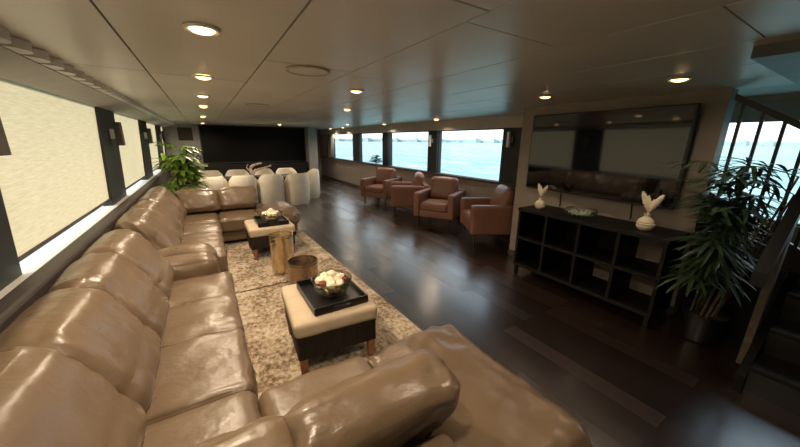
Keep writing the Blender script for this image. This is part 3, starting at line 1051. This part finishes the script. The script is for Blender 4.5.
# ------------------------------------------------------------------ television wall
tv = thing('television', 'huge glossy black flat television on the taupe wall above the cube shelf', 'television', (3.66, 1.845, 1.5))
MB().box((3.642, 1.015, 1.06), (3.675, 2.675, 1.985), 0.006).build('casing', M['black'], tv)
MB().box((3.637, 1.03, 1.08), (3.6435, 2.66, 1.97)).build('screen_panel', M['screen'], tv)
MB().box((3.673, 1.6, 1.3), (3.735, 2.1, 1.75)).build('wall_mount', M['darkmetal'], tv)
tv.rotation_euler.z = R(-4.2)
for (y, z1, lab) in ((2.18, 1.09, 'black cable hanging down the wall below the left part of the television'), (1.40, 1.09, 'black cable hanging down the wall below the right part of the television')):
    c = MB().tube(curve3((3.735, y, z1), (3.742, y + 0.015, 0.98), (3.742, y - 0.015, 0.93), (3.740, y, 0.875)), 0.006, 8).build('cable', M['cord'], None, True)
    tag(c, lab, 'cable', 'cables below the television')

# open cube shelf
t = thing('cube_shelf', 'long black open cube shelf standing under the television', 'shelf unit', (3.48, 1.65, 0))
X0, X1, Y0, Y1 = 3.25, 3.70, 0.90, 2.40
MB().box((X0 - 0.01, Y0 - 0.01, 0.825), (X1 + 0.005, Y1 + 0.01, 0.865), 0.004).build('top_panel', M['black_wood'], t)
MB().box((X0, Y0, 0.11), (X1, Y1, 0.145), 0.003).build('bottom_panel', M['black_wood'], t)
w_ = (Y1 - Y0) / 4
for i in range(4):
    MB().box((X0, Y0 + i * w_ + 0.014, 0.470), (X1, Y0 + (i + 1) * w_ - 0.014, 0.500), 0.002).build('shelf', M['black_wood'], t)
for i in range(5):
    y = Y0 + i * w_
    MB().box((X0, y - 0.015 + (0.015 if i == 0 else 0) - (0.015 if i == 4 else 0), 0.145), (X1, y + 0.015 + (0.015 if i == 0 else 0) - (0.015 if i == 4 else 0), 0.825), 0.002).build('side_panel' if i in (0, 4) else 'divider', M['black_wood'], t)
for (a, b, q0, q1) in ((0, 1, 0.145, 0.825), (1, 2, 0.145, 0.825), (2, 3, 0.5, 0.825)):
    MB().box((X1 - 0.012, Y0 + (3 - a) * w_ + 0.05, q0), (X1 - 0.002, Y0 + (4 - a) * w_ - 0.015, q1)).build('back_panel', M['black_wood'], t)
for (x, y) in ((X0 + 0.03, Y0 + 0.03), (X0 + 0.03, Y1 - 0.03), (X1 - 0.03, Y0 + 0.03), (X1 - 0.03, Y1 - 0.03)):
    MB().box((x - 0.02, y - 0.02, 0), (x + 0.02, y + 0.02, 0.11), 0.003).build('leg', M['black_wood'], t)

# vases with dried plumes
def make_vase():
    t = thing('vase', 'v', 'vase', (0, 0, 0), 0, 'cream vases on the cube shelf')
    MB().lathe([(0.038, 0.0), (0.050, 0.008), (0.062, 0.03), (0.062, 0.045), (0.055, 0.056), (0.054, 0.060), (0.058, 0.07), (0.052, 0.088), (0.034, 0.104), (0.022, 0.112), (0.020, 0.128), (0.027, 0.135), (0.022, 0.133), (0.015, 0.12), (0.001, 0.115)], (0, 0, 0), 32, cap1=False).build('vase_body', M['stone'], t, True)
    MB().lathe([(0.0605, 0.050), (0.066, 0.056), (0.0605, 0.063), (0.0545, 0.057), (0.0605, 0.050)], (0, 0, 0), 32, cap0=False, cap1=False).build('ring_band', M['stone'], t, True)
    return t
def make_plumes():
    t = thing('dried_plume_bunch', 'p', 'dried flowers', (0, 0, 0), 0, 'dried plumes in the cream vases')
    random.seed(3)
    for (dx, dy, h, w) in ((0.01, 0.040, 0.20, 0.038), (0.0, 0.012, 0.17, 0.032), (-0.01, -0.05, 0.19, 0.040), (0.015, -0.015, 0.14, 0.030)):
        b = MB()
        pts, rd = [], []
        for i in range(15):
            s = i / 14
            pts.append((dx * s * 1.2, dy * (s ** 1.4) * 1.6, s * h))
            rd.append(0.003 + (w * 0.5 * math.sin(PI * min(1, max(0, (s - 0.25) / 0.75))) ** 0.6 if s > 0.25 else 0.0) * (1 + 0.07 * (-1) ** i))
        b.tube(pts, rd, 9)
        for i in range(6, 14):
            for kx in range(4):
                a = kx * PI / 2 + i
                p = Vector(pts[i])
                b.leaf(p, (math.cos(a), math.sin(a), 1.3), w * 0.55, 0.007, 0.1, 2)
        b.build('plume', M['plume'], t, True)
    return t
v0, pl0 = make_vase(), make_plumes()
for i, (x, y, s, lab) in enumerate([(3.42, 2.24, 0.95, 'left, near the armchairs'), (3.43, 1.15, 1.12, 'right, near the potted palm')]):
    v_ = v0 if i == 0 else copy_tree(v0)
    p_l = pl0 if i == 0 else copy_tree(pl0)
    v_.location = (x, y, 0.8655)
    v_.scale = (s, s, s)
    p_l.location = (x, y, 0.8655 + 0.118 * s)
    p_l.scale = (s, s, s)
    p_l.rotation_euler.z = 0 if i == 0 else R(15)
    v_['label'] = 'squat cream ceramic vase on top of the cube shelf, ' + lab
    p_l['label'] = 'cream dried plumes fanning out of the vase on the shelf ' + lab
t = thing('glass_bowl', 'wide low clear glass bowl of pale green gems on the cube shelf between the vases', 'bowl', (3.45, 1.76, 0.8655))
MB().lathe([(0.05, 0.0), (0.10, 0.004), (0.155, 0.035), (0.165, 0.06), (0.150, 0.085), (0.145, 0.083), (0.158, 0.06), (0.148, 0.037), (0.095, 0.009), (0.002, 0.007)], (3.45, 1.76, 0.8655), 40, cap1=False).build('bowl_body', M['clear_glass'], t, True)
random.seed(5)
g_ = MB()
for i in range(130):
    a, rr = random.uniform(0, 2 * PI), 0.125 * math.sqrt(random.random())
    lo_ = 0.014 + max(0, rr - 0.09) * 0.55
    g_.sphere((3.45 + rr * math.cos(a), 1.76 + rr * math.sin(a), 0.8655 + random.uniform(lo_, 0.05)), random.uniform(0.007, 0.010), 5, (1, 1, 0.8))
tag(g_.build('glass_gems', M['gem'], None, True), 'heap of pale green glass gems filling the clear bowl on the cube shelf', 'glass gems', kind='stuff')

# ------------------------------------------------------------------ sconces
def make_sconce():
    t = thing('wall_sconce', 's', 'wall light', (0, 0, 0), 0, 'wall sconces on the window pillars')
    # built on a wall whose face is x = 0, projecting to +x
    MB().box((0.0, -0.035, -0.05), (0.02, 0.035, 0.05), 0.004).build('back_plate', M['steel'], t)
    MB().box((0.018, -0.02, -0.02), (0.045, 0.02, 0.02), 0.003).build('arm', M['steel'], t)
    MB().lathe([(0.030, -0.13), (0.034, -0.125), (0.034, 0.125), (0.030, 0.13)], (0.075, 0, 0), 24).build('shade', M['sconce'], t, True)
    return t
def make_flat_sconce():
    t = thing('wall_sconce', 's', 'wall light', (0, 0, 0), 0, 'wall sconces on the window pillars')
    MB().box((0.0, -0.05, -0.06), (0.05, 0.05, 0.06), 0.006).build('bracket', M['sconce'], t)
    MB().box((0.05, -0.06, -0.14), (0.115, 0.06, 0.14), 0.006).build('shade', M['sconce_wood'], t)
    return t
s1 = make_sconce()
for i, (x, y, z, rz, lab) in enumerate([(XR - 0.012, 3.70, 1.69, PI, 'upright silver wall sconce on the dark pillar beside the television wall'),
                                        (XR - 0.012, 5.95, 1.66, PI, 'upright silver wall sconce on the dark pillar left of the largest window')]):
    o = s1 if i == 0 else copy_tree(s1)
    o.location, o.rotation_euler.z, o['label'] = (x, y, z), rz, lab
s2 = make_flat_sconce()
for i, (y, lab) in enumerate([(2.36, 'brown wall sconce on the dark pillar at the left edge, nearest the camera'),
                              (5.25, 'brown wall sconce on the dark pillar between the first and second shades'),
                              (8.00, 'brown wall sconce on the dark pillar between the second and third shades'),
                              (10.75, 'brown wall sconce on the last dark pillar above the leafy plant')]):
    o = s2 if i == 0 else copy_tree(s2)
    o.location, o['label'] = (lean(1.70) + 0.03, y, 1.70), lab

# ------------------------------------------------------------------ plants
def fan(b, o, d, n, length, width, spread, droop, lobes=False):
    d = Vector(d).normalized()
    side = d.cross(Vector((0, 0, 1)))
    side = side.normalized() if side.length > 0.05 else Vector((1, 0, 0))
    for i in range(n):
        a = (i / (n - 1) - 0.5) * spread
        q = d * math.cos(a) + side * math.sin(a) + Vector((0, 0, random.uniform(-0.08, 0.08)))
        L = length * (1 - 0.25 * abs(a) / (spread / 2)) * random.uniform(0.9, 1.1)
        b.leaf(o, q, L, width, droop * random.uniform(0.7, 1.3), 6)

# lady palm by the stairs
PX, PY = 3.50, 0.61
random.seed(12)
t = thing('potted_palm', 'large dark green lady palm in a black pot between the cube shelf and the stairs', 'potted plant', (PX, PY, 0))
MB().lathe([(0.12, 0.0), (0.13, 0.01), (0.15, 0.24), (0.155, 0.26), (0.143, 0.26), (0.139, 0.235)], (PX, PY, 0), 32, cap1=False).build('pot', M['black'], t, True)
MB().lathe([(0.140, 0.19), (0.140, 0.235), (0.001, 0.245)], (PX, PY, 0), 24, cap1=False).build('soil', M['soil'], t, True)
for i in range(9):
    a = 2 * PI * i / 9 + random.uniform(-0.2, 0.2)
    r1 = random.uniform(0.03, 0.11)
    h = random.uniform(0.72, 1.30)
    ox, oy = PX + r1 * math.cos(a), PY + r1 * math.sin(a)
    lx, ly = math.cos(a) * random.uniform(0.04, 0.14) - 0.05, math.sin(a) * random.uniform(0.04, 0.14) - 0.15
    pts = [(ox + lx * s, oy + ly * s, 0.22 + h * s) for s in (0, 0.25, 0.5, 0.75, 1)]
    MB().tube(pts, [0.009, 0.009, 0.008, 0.007, 0.006], 8).build('cane', M['cane'], t, True)
    for j in range(11):
        s = 0.36 + 0.64 * j / 10
        p = Vector((ox + lx * s, oy + ly * s, 0.22 + h * s))
        aa = random.uniform(0, 2 * PI)
        el = random.uniform(-0.1, 0.5) + 0.30 * s
        d = Vector((math.cos(aa) * math.cos(el), math.sin(aa) * math.cos(el), math.sin(el)))
        pl = random.uniform(0.12, 0.26)
        e = p + d * pl
        if e.x > 3.66:
            d.x *= -0.6
            e = p + d * pl
        for attempt in range(14):
            b = MB()
            b.tube([p, p + d * pl * 0.5 + Vector((0, 0, 0.01)), e], 0.0035, 5)
            d2 = (d + Vector((0, 0, -0.25))).normalized()
            fan(b, e, d2, random.choice((7, 8, 9)), random.uniform(0.26, 0.38), 0.028, R(185), 0.65)
            bad = False
            for v in b.bm.verts:
                q = v.co
                if (q.x > 3.61 and q.y > 0.86) or q.x > 3.78 or (q.y > 0.87 and q.x > 3.22 and q.z < 1.12) or (q.y < 0.35 and q.z < 0.93 + 0.73 * (q.x - 2.68) + 0.04):
                    bad = True
                    break
            if not bad:
                break
            b.bm.free()
            b = None
            aa = random.uniform(0, 2 * PI)
            el = random.uniform(0.0, 0.9)
            d = Vector((math.cos(aa) * math.cos(el), math.sin(aa) * math.cos(el), math.sin(el)))
            e = p + d * pl
        if b is not None:
            b.build('frond', M['leaf'], t, True)

# leafy plant behind the far sofa
PX, PY = -0.42, 7.25
random.seed(31)
t = thing('potted_plant', 'tall bright green leafy plant in a pale pot in the corner behind the far sofa', 'potted plant', (PX, PY, 0))
MB().lathe([(0.16, 0.0), (0.17, 0.01), (0.20, 0.36), (0.21, 0.38), (0.19, 0.38), (0.185, 0.35)], (PX, PY, 0), 32, cap1=False).build('pot', M['pot_grey'], t, True)
MB().lathe([(0.186, 0.30), (0.186, 0.35), (0.001, 0.36)], (PX, PY, 0), 24, cap1=False).build('soil', M['soil'], t, True)
for i in range(6):
    a = 2 * PI * i / 6
    h = random.uniform(0.75, 1.25)
    lx, ly = math.cos(a) * random.uniform(0.06, 0.18), math.sin(a) * random.uniform(0.06, 0.18)
    MB().tube([(PX + 0.05 * math.cos(a), PY + 0.05 * math.sin(a), 0.34), (PX + 0.05 * math.cos(a) + lx * 0.5, PY + 0.05 * math.sin(a) + ly * 0.5, 0.34 + h * 0.5), (PX + 0.05 * math.cos(a) + lx, PY + 0.05 * math.sin(a) + ly, 0.34 + h)], [0.014, 0.012, 0.009], 8).build('stem', M['cane'], t, True)
    for j in range(8):
        s = 0.35 + 0.65 * j / 7
        p = Vector((PX + 0.05 * math.cos(a) + lx * s, PY + 0.05 * math.sin(a) + ly * s, 0.34 + h * s))
        aa = random.uniform(0, 2 * PI)
        el = random.uniform(-0.1, 0.9)
        d = Vector((math.cos(aa) * math.cos(el), math.sin(aa) * math.cos(el), math.sin(el)))
        if p.x + d.x * 0.4 < -0.80:
            d.x = abs(d.x) * 0.3
        pl = random.uniform(0.12, 0.24)
        e = p + d * pl
        b = MB()
        b.tube([p, p + d * pl * 0.5 + Vector((0, 0, 0.01)), e], 0.005, 5)
        fan(b, e, (d + Vector((0, 0, -0.2))).normalized(), 7, random.uniform(0.24, 0.36), 0.085, R(200), 0.7)
        b.build('frond', M['leaf_bright'], t, True)

# small tree behind the far armchair
PX, PY = 4.33, 8.30
random.seed(41)
t = thing('potted_tree', 'small dark potted tree by the windows behind the farthest armchair', 'potted plant', (PX, PY, 0))
MB().lathe([(0.11, 0.0), (0.14, 0.26), (0.145, 0.28), (0.13, 0.28), (0.125, 0.26)], (PX, PY, 0), 28, cap1=False).build('pot', M['pot_grey'], t, True)
MB().lathe([(0.126, 0.2), (0.126, 0.255), (0.001, 0.262)], (PX, PY, 0), 20, cap1=False).build('soil', M['soil'], t, True)
MB().tube([(PX, PY, 0.24), (PX + 0.01, PY, 0.5), (PX - 0.01, PY, 1.0)], [0.016, 0.013, 0.008], 8).build('trunk', M['cane'], t, True)
b = MB()
for i in range(170):
    a, el = random.uniform(0, 2 * PI), random.uniform(-0.3, 1.4)
    rr = random.uniform(0.03, 0.16)
    o = Vector((PX + rr * math.cos(a) * math.cos(el) * 0.9, PY + rr * math.sin(a) * math.cos(el), 1.02 + 0.22 * math.sin(el) * random.uniform(0.2, 1)))
    b.leaf(o, (math.cos(a), math.sin(a), 0.5), random.uniform(0.10, 0.15), 0.05, 0.5, 3)
b.build('foliage', M['leaf_dark'], t, True)

# grey curtain in the bay, with its dark tie-back bar
t = thing('curtain', 'short grey-green curtain gathered at the last window in the bay', 'curtain', (4.55, 12.65, 0.95))
pts = []
cv = MB()
n_ = 24
vv, ff = [], []
for j in range(9):
    z = 0.93 + 0.95 * j / 8
    wd = 0.18 + 0.22 * (j / 8)
    for i in range(n_ + 1):
        s = i / n_
        vv.append((4.545 + 0.02 * math.sin(s * 9 * PI), 12.75 - wd * s * 1.2, z))
for j in range(8):
    for i in range(n_):
        q = j * (n_ + 1) + i
        ff.append((q, q + 1, q + n_ + 2, q + n_ + 1))
cv.add(vv, ff)
c0 = cv.build('cloth', M['curtain'], t, True)
so = c0.modifiers.new('thickness', 'SOLIDIFY'); so.thickness = 0.004
MB().tube([(4.54, 13.3, 0.95), (4.54, 12.98, 1.88)], 0.02, 8).build('tie_bar', M['frame'], t, True)

# ------------------------------------------------------------------ staircase
t = thing('staircase', 'dark stairs with a sloping handrail and thin balusters at the right edge', 'staircase', (3.2, 0.0, 0))
RI, GO, SX, SY0, SY1 = 0.20, 0.275, 2.98, -0.75, 0.24
for i in range(4):
    x = SX + i * GO
    MB().box((x - 0.02, SY0, RI * (i + 1) - 0.035), (x + GO + 0.012, SY1, RI * (i + 1)), 0.006).build('tread', M['black_wood'], t)
    MB().box((x, SY0, RI * i), (x + 0.018, SY1, RI * (i + 1) - 0.035)).build('riser', M['black'], t)
MB().box((4.08, SY0, 0.765), (4.58, 0.26, 0.80), 0.004).build('landing', M['black_wood'], t)
def slope_beam(x0, z0, x1, z1, h, y0, y1):
    return MB().prism([(x0, z0 - h), (x1, z1 - h), (x1, z1), (x0, z0)], 'y', y0, y1)
st = MB().prism([(SX - 0.06, 0.0), (SX + 0.12, 0.0), (4.10, 0.62), (4.10, 0.88), (SX - 0.06, 0.13)], 'y', SY1, SY1 + 0.045)
st.build('stringer', M['black_wood'], t)
st = MB().prism([(SX - 0.06, 0.0), (SX + 0.12, 0.0), (4.10, 0.62), (4.10, 0.88), (SX - 0.06, 0.13)], 'y', SY0 - 0.045, SY0)
st.build('stringer', M['black_wood'], t)
# wooden newel plank and lower handrail
MB().prism([(3.13, 0.10), (3.24, 0.10), (3.30, 1.20), (3.19, 1.20)], 'y', SY1 + 0.045, SY1 + 0.085).build('newel_post', M['olivewood'], t)
slope_beam(2.68, 0.93, 3.80, 1.74, 0.09, SY1 + 0.03, SY1 + 0.09).build('handrail', M['darkmetal'], t)
hr = MB()
def rz_(y):
    return 1.71 + 0.62 * (y - 0.30)
hr.prism([(-0.10, rz_(-0.10) - 0.05), (0.86, rz_(0.86) - 0.05), (0.86, rz_(0.86)), (-0.10, rz_(-0.10))], 'x', 3.79, 3.84)
hr.build('handrail', M['darkmetal'], t)
MB().prism([(0.30, 0.0), (0.875, 0.0), (0.875, 1.20), (0.30, 0.85)], 'x', 3.86, 3.90).build('side_panel', M['black_wood'], t)
sb = MB().prism([(0.22, 0.62), (0.86, 1.02), (0.86, 1.24), (0.22, 0.84)], 'x', 3.80, 3.84)
sb.build('stringer', M['darkmetal'], t)
for i in range(6):
    y = 0.80 - i * 0.125
    zb = 0.80 if y < 0.22 else 0.80 + 0.62 * (y - 0.22)
    MB().box((3.806, y - 0.011, zb), (3.828, y + 0.011, rz_(y) - 0.03)).build('baluster', M['darkmetal'], t)
